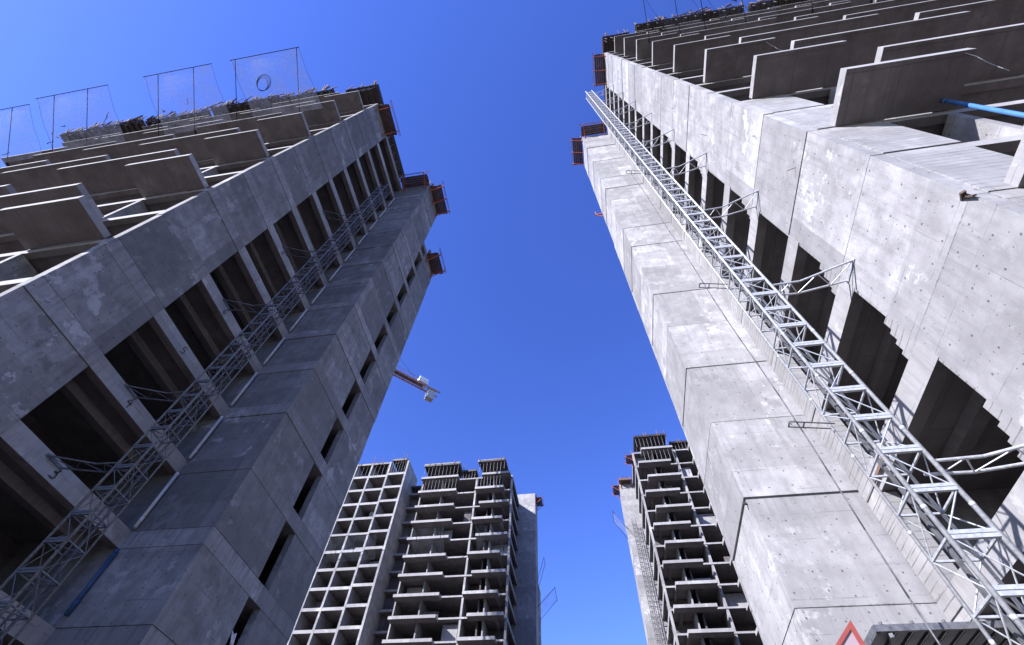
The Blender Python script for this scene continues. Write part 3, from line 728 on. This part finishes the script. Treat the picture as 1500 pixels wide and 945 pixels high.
# hose coil caught in the net
mb = MB(); c0 = Vector((-20.2, .62, 39.28)); a1 = Vector((1, 0, 0)); a2 = Vector((0, -3.95, 3.2)).normalized()
for tno in range(3):
    rr = .47+.045*tno; oc = c0+Vector((.09*tno, -.05*tno, -.04*tno)); n = 40
    P = [oc+(a1*math.cos(2*math.pi*i/n)*(.9+.05*tno)+a2*math.sin(2*math.pi*i/n)*1.12)*rr for i in range(n+1)]
    for p, q in zip(P[:-1], P[1:]): mb.tube(p, q, .02, 6)
o = mb.build('hose_coil', 'pole', None, smooth=True); tag(o, 'coil of dark hose lying in the net nearest the left tower corner', 'hose')

# ------------------------------------------------------------------ painted floor numbers on the left tower beams
NUM = {'3': [[(0, 1), (.5, 1), (.6, .8), (.5, .6), (.2, .52)], [(.2, .52), (.55, .45), (.65, .2), (.5, 0), (0, 0)]],
       '4': [[(.4, 1), (0, .4), (.7, .4)], [(.5, .7), (.45, -.1)]],
       '5': [[(.6, 1), (.1, 1), (.08, .55), (.5, .6), (.6, .3), (.4, 0), (0, .05)]],
       '6': [[(.5, 1), (.15, .7), (.05, .3), (.25, 0), (.5, .15), (.5, .42), (.1, .4)]],
       '7': [[(0, 1), (.6, 1), (.25, 0)]], '8': [[(.3, .52), (.05, .75), (.3, 1), (.52, .78), (.3, .52), (.0, .25), (.3, 0), (.6, .25), (.3, .52)]],
       'dot': [[(.2, .2), (.35, .35), (.3, .1), (.2, .2)]]}
def number(ch, y, zc, h=.34, mat='paint'):
    mb = MB()
    for st in NUM[ch]:
        for p, q in zip(st[:-1], st[1:]):
            A = Vector((0, y+p[0]*h*.8, zc+(p[1]-.5)*h)); B = Vector((0, y+q[0]*h*.8, zc+(q[1]-.5)*h)); d = (B-A).normalized()*.018; nn = Vector((0, -d.z, d.y))
            A -= d; B += d; x = TL.X(-.017); o = len(mb.v)
            mb.v += [(x, *(v.yz)) for v in (A-nn, B-nn, B+nn, A+nn)]; mb.f.append((o, o+1, o+2, o+3))
            x += .004*0
    return mb.build('floor_number', mat, TL.root)
for k, (ch, y) in enumerate((('3', 8.75), ('4', 8.75), ('5', 8.7), ('6', 8.7), ('7', 8.6), ('8', 8.5))):
    number(ch, y, TL.F(k)-.32, mat='paint' if k < 4 else 'sign_red')

# ------------------------------------------------------------------ hoist base enclosure, sign, loose bits
root = thing('hoist_canopy', 'grey profiled sheet canopy with bolted pale edge at the foot of the bright mast', 'canopy', (6, 9, 0))
mb = MB(); zc = 4.78; n = 26
for i in range(n):
    xa = 3.82+(9.4-3.82)*i/n; wd = (9.4-3.82)/n
    mb.box(xa, xa+wd*.62, 7.66, 10.4, zc, zc+.012); mb.box(xa+wd*.62, xa+wd, 7.66, 10.4, zc+.05, zc+.062)
    mb.box(xa+wd*.62-.012, xa+wd*.62-.001, 7.66, 10.4, zc+.0125, zc+.0495); mb.box(xa+wd-.012, xa+wd-.001, 7.66, 10.4, zc+.0125, zc+.0495)
mb.build('profiled_sheet', 'cladding', root)
mb = MB(); mb.box(3.74, 9.45, 7.61, 7.655, zc-.015, zc+.07); mb.build('front_beam', 'galv_dull', root)
mb = MB(); mb.box(3.74, 3.80, 7.66, 10.4, zc-.03, zc+.075); mb.build('side_beam', 'galv_dull', root)
mb = MB(); mb.bar((3.9, 7.62, zc-.06), (4.7, 10.3, zc-.06), .05, .05); mb.build('brace', 'galv_dull', root)
for x, y in ((3.9, 10.2), (9.3, 10.2), (9.3, 7.7)):
    mb = MB(); mb.box(x-.05, x+.05, y-.05, y+.05, 0, zc-.055); mb.build('post', 'galv_dull', root)
b0 = None
for i in range(14):
    if b0 is None:
        mb = MB(); mb.tube((0, 0, 0), (0, 0, .035), .022, 8); b0 = mb.build('bolt', 'dark_steel', None); o = b0
    else: o = b0.copy(); COL.objects.link(o)
    o.parent = root; o.location = Vector((3.85+.4*i, 7.625, zc+.0705)) - Vector(root.location)
# warning triangle on a post
sx, sy, sz = 1.834, 4.0, 3.345
root = thing('warning_sign', 'red rimmed triangular warning sign with blank pale face at the bottom edge', 'sign', (sx, sy, 0))
nrm = Vector((1.834, 4.0, 1.745)).normalized()                    # back of the tilted plate
rgt = Vector((0.9875, -0.110, -0.1125)); upw = None
upw = Vector((R[1][0], R[1][1], R[1][2]))*-1.0
rgt = Vector((R[0][0], R[0][1], R[0][2])); rgt = (rgt - nrm*rgt.dot(nrm)).normalized(); upw = (upw - nrm*upw.dot(nrm) - rgt*upw.dot(rgt)*0.0).normalized()
apex = Vector((sx, sy, sz))
def tri(mb, hgt, off, th, inner=None):
    hw = hgt/math.sqrt(3)
    def pl(x, z): return apex + rgt*x + upw*z
    Pp = [(0, 0), (hw, -hgt), (-hw, -hgt)]; o = len(mb.v)
    cx, cz = 0, -hgt*2/3
    if inner is None:
        mb.v += [tuple(pl(x, z)+nrm*d) for d in (off, off+th) for x, z in Pp]; mb.f += [(o, o+1, o+2), (o+5, o+4, o+3)] + [(o+i, o+3+i, o+3+(i+1) % 3, o+(i+1) % 3) for i in range(3)]
    else:
        Q = [(cx+(x-cx)*inner, cz+(z-cz)*inner) for x, z in Pp]
        mb.v += [tuple(pl(x, z)+nrm*d) for d in (off, off+th) for x, z in Pp+Q]
        for i in range(3):
            j = (i+1) % 3; mb.f += [(o+i, o+j, o+3+j, o+3+i), (o+6+i, o+9+i, o+9+j, o+6+j), (o+i, o+6+i, o+6+j, o+j), (o+3+i, o+3+j, o+9+j, o+9+i)]
mb = MB(); tri(mb, .795, .004, .008); mb.build('face', 'sign_white', root)
mb = MB(); tri(mb, .8, -.006, .022, .885); mb.build('rim', 'sign_red', root)
low = apex - upw*.45 + nrm*.05
mb = MB(); mb.tube((low.x, low.y, 0), tuple(low), .028, 10); mb.build('post', 'galv_dull', root)
# white scrap, its bright colour standing in for sunlight in a left core window
mb = MB()
for i in range(5):
    a = Vector((-12.75+.08*i, 15.75+.05*i, 9.0-.05*i)); mb.bar(a, a+Vector((random.uniform(-.1, .2), random.uniform(-.05, .12), random.uniform(-.5, -.15))), .12, .03)
o = mb.build('white_scrap', 'white', None); tag(o, 'crumpled white scrap for a sunlit spot in the lowest visible window of the left core', 'plastic sheet')
# timber wedge stuck at the corner joint of the sunlit tower and a plank by the mast
mb = MB(); mb.bar((7.62, 3.98, 10.36), (7.47, 3.76, 10.28), .09, .04); mb.bar((7.55, 3.9, 10.33), (7.51, 3.76, 10.06), .06, .03); mb.bar((7.6, 3.95, 10.34), (7.49, 3.82, 10.2), .03, .03)
o = mb.build('timber_scrap', 'plywood', None); tag(o, 'splintered dark timber scrap stuck in the corner joint of the sunlit tower', 'timber')
mb = MB(); mb.bar((7.5, 11.36, 9.75), (7.52, 10.2, 9.8), .04, .09); o = mb.build('plank', 'timber', None); tag(o, 'brown plank lodged against the beam behind the bright hoist mast', 'plank')

# ------------------------------------------------------------------ tower crane beyond the left tower
root = thing('tower_crane', 'tower crane counter jib with hanging concrete counterweight beyond the left tower', 'crane', (-35.6, 46.0, 0))
tail = Vector((-25.2, 55.9, 67.2)); mast = Vector((-35.6, 46.0, 67.2)); dv = (tail-mast).normalized(); sv = Vector((-dv.y, dv.x, 0)); tip = mast-dv*45
def P(s, o, h): return mast+dv*s+sv*o+Vector((0, 0, h))
L = (tail-mast).length
mb = MB()
for o_ in (-.65, .65):
    mb.bar(P(-2, o_, 0), P(L, o_, 0), .16, .3); mb.bar(P(-2, o_, 1.1), P(L-3.0, o_, 1.1), .05, .05)
    for i in range(12): mb.bar(P(i, o_, .1), P(i, o_, 1.1), .05, .05)
for i in range(14):
    s = -1+i*1.0
    mb.bar(P(s, -.65, 0), P(s, .65, 0), .1, .1); mb.bar(P(s, -.65 if i % 2 else .65, 0), P(s+1, .65 if i % 2 else -.65, 0), .06, .06)
mb.build('counter_jib', 'crane_paint', root)
mb = MB()
for i in range(14): mb.box(0, 0, 0, 0, 0, 0) if False else None
mb.bar(P(0, 0, .08), P(L-3.5, 0, .08), .7, .04); mb.build('walkway', 'dark_steel', root)
mb = MB(); mb.bar(P(L-2.3, 0, -1.1), P(L-.9, 0, -1.1), 1.1, 2.4); mb.build('counterweight', 'cw', root)
mb = MB(); mb.bar(P(L-4.6, 0, 1.2), P(L-2.8, 0, 1.2), 1.3, 1.3); mb.build('winch_house', 'white', root)
mb = MB()
for sx_ in (-.8, .8):
    for sy_ in (-.8, .8): mb.bar((mast.x+sx_, mast.y+sy_, 0), (mast.x+sx_, mast.y+sy_, 75), .2, .2)
for i in range(46):
    z = i*1.6
    for a, b in (((-.8, -.8), (.8, -.8)), ((.8, -.8), (.8, .8)), ((.8, .8), (-.8, .8)), ((-.8, .8), (-.8, -.8))):
        mb.bar((mast.x+a[0], mast.y+a[1], z), (mast.x+b[0], mast.y+b[1], z+1.6), .09, .09)
mb.build('mast', 'crane_paint', root)
mb = MB()
for o_, h in ((-.7, 0), (.7, 0), (0, 1.3)): mb.bar(P(-2, o_, h), P(-45, o_, h), .14, .14)
for i in range(34):
    s = -2-i*1.27
    for a, b in (((-.7, 0), (0, 1.3)), ((.7, 0), (0, 1.3)), ((-.7, 0), (.7, 0))): mb.bar(P(s, *a), P(s-.63, *b), .07, .07); mb.bar(P(s-.63, *b), P(s-1.27, *a), .07, .07)
mb.build('jib', 'crane_paint', root)
mb = MB(); apex = mast+Vector((0, 0, 8)); mb.tube(apex, P(L-4, 0, .2), .03, 6); mb.tube(apex, P(-30, 0, 1.3), .03, 6); mb.build('tie_rope', 'dark_steel', root)

# ------------------------------------------------------------------ loose rods, stubs and wires on the sunlit tower
for y, z in ((4.9, 16.4), (5.6, 24.9), (4.6, 19.6), (5.2, 30.6)):
    mb = MB(); mb.tube((7.57, y, z), (7.57-random.uniform(.12, .25), y+random.uniform(-.15, .1), z+random.uniform(-.12, .12)), .011, 6); mb.build('tie_rod', 'rust', TR.root)
mb = MB(); mb.bar((4.56, 12.3, 10.05), (4.43, 12.24, 10.05), .06, .06); mb.build('pipe_stub', 'dark_steel', TR.root)
for u0, k in ((3.6, 2), (9.6, 3), (10.8, 4), (3.4, 6), (16.5, 5)):
    mb = MB(); p = Vector((TR.X(u0), 2.33, TR.F(k)+.1)); d = Vector((.25, .1, -.12))
    for i in range(9):
        q = p+d*.35+Vector((random.uniform(-.03, .05), random.uniform(0, .05), random.uniform(-.07, .02))); mb.tube(p, q, .009, 5); p = q
    mb.build('wire', 'galv', TR.root)
mb = MB()
mb.bar((4.5, 15.35, 42.6), (3.9, 15.4, 42.6), .1, .12); mb.bar((3.95, 15.4, 42.6), (3.95, 15.4, 43.4), .07, .07); mb.bar((4.5, 15.35, 41.9), (4.0, 15.4, 42.5), .06, .06)
mb.build('scaffold_bracket', 'orange', TR.root)
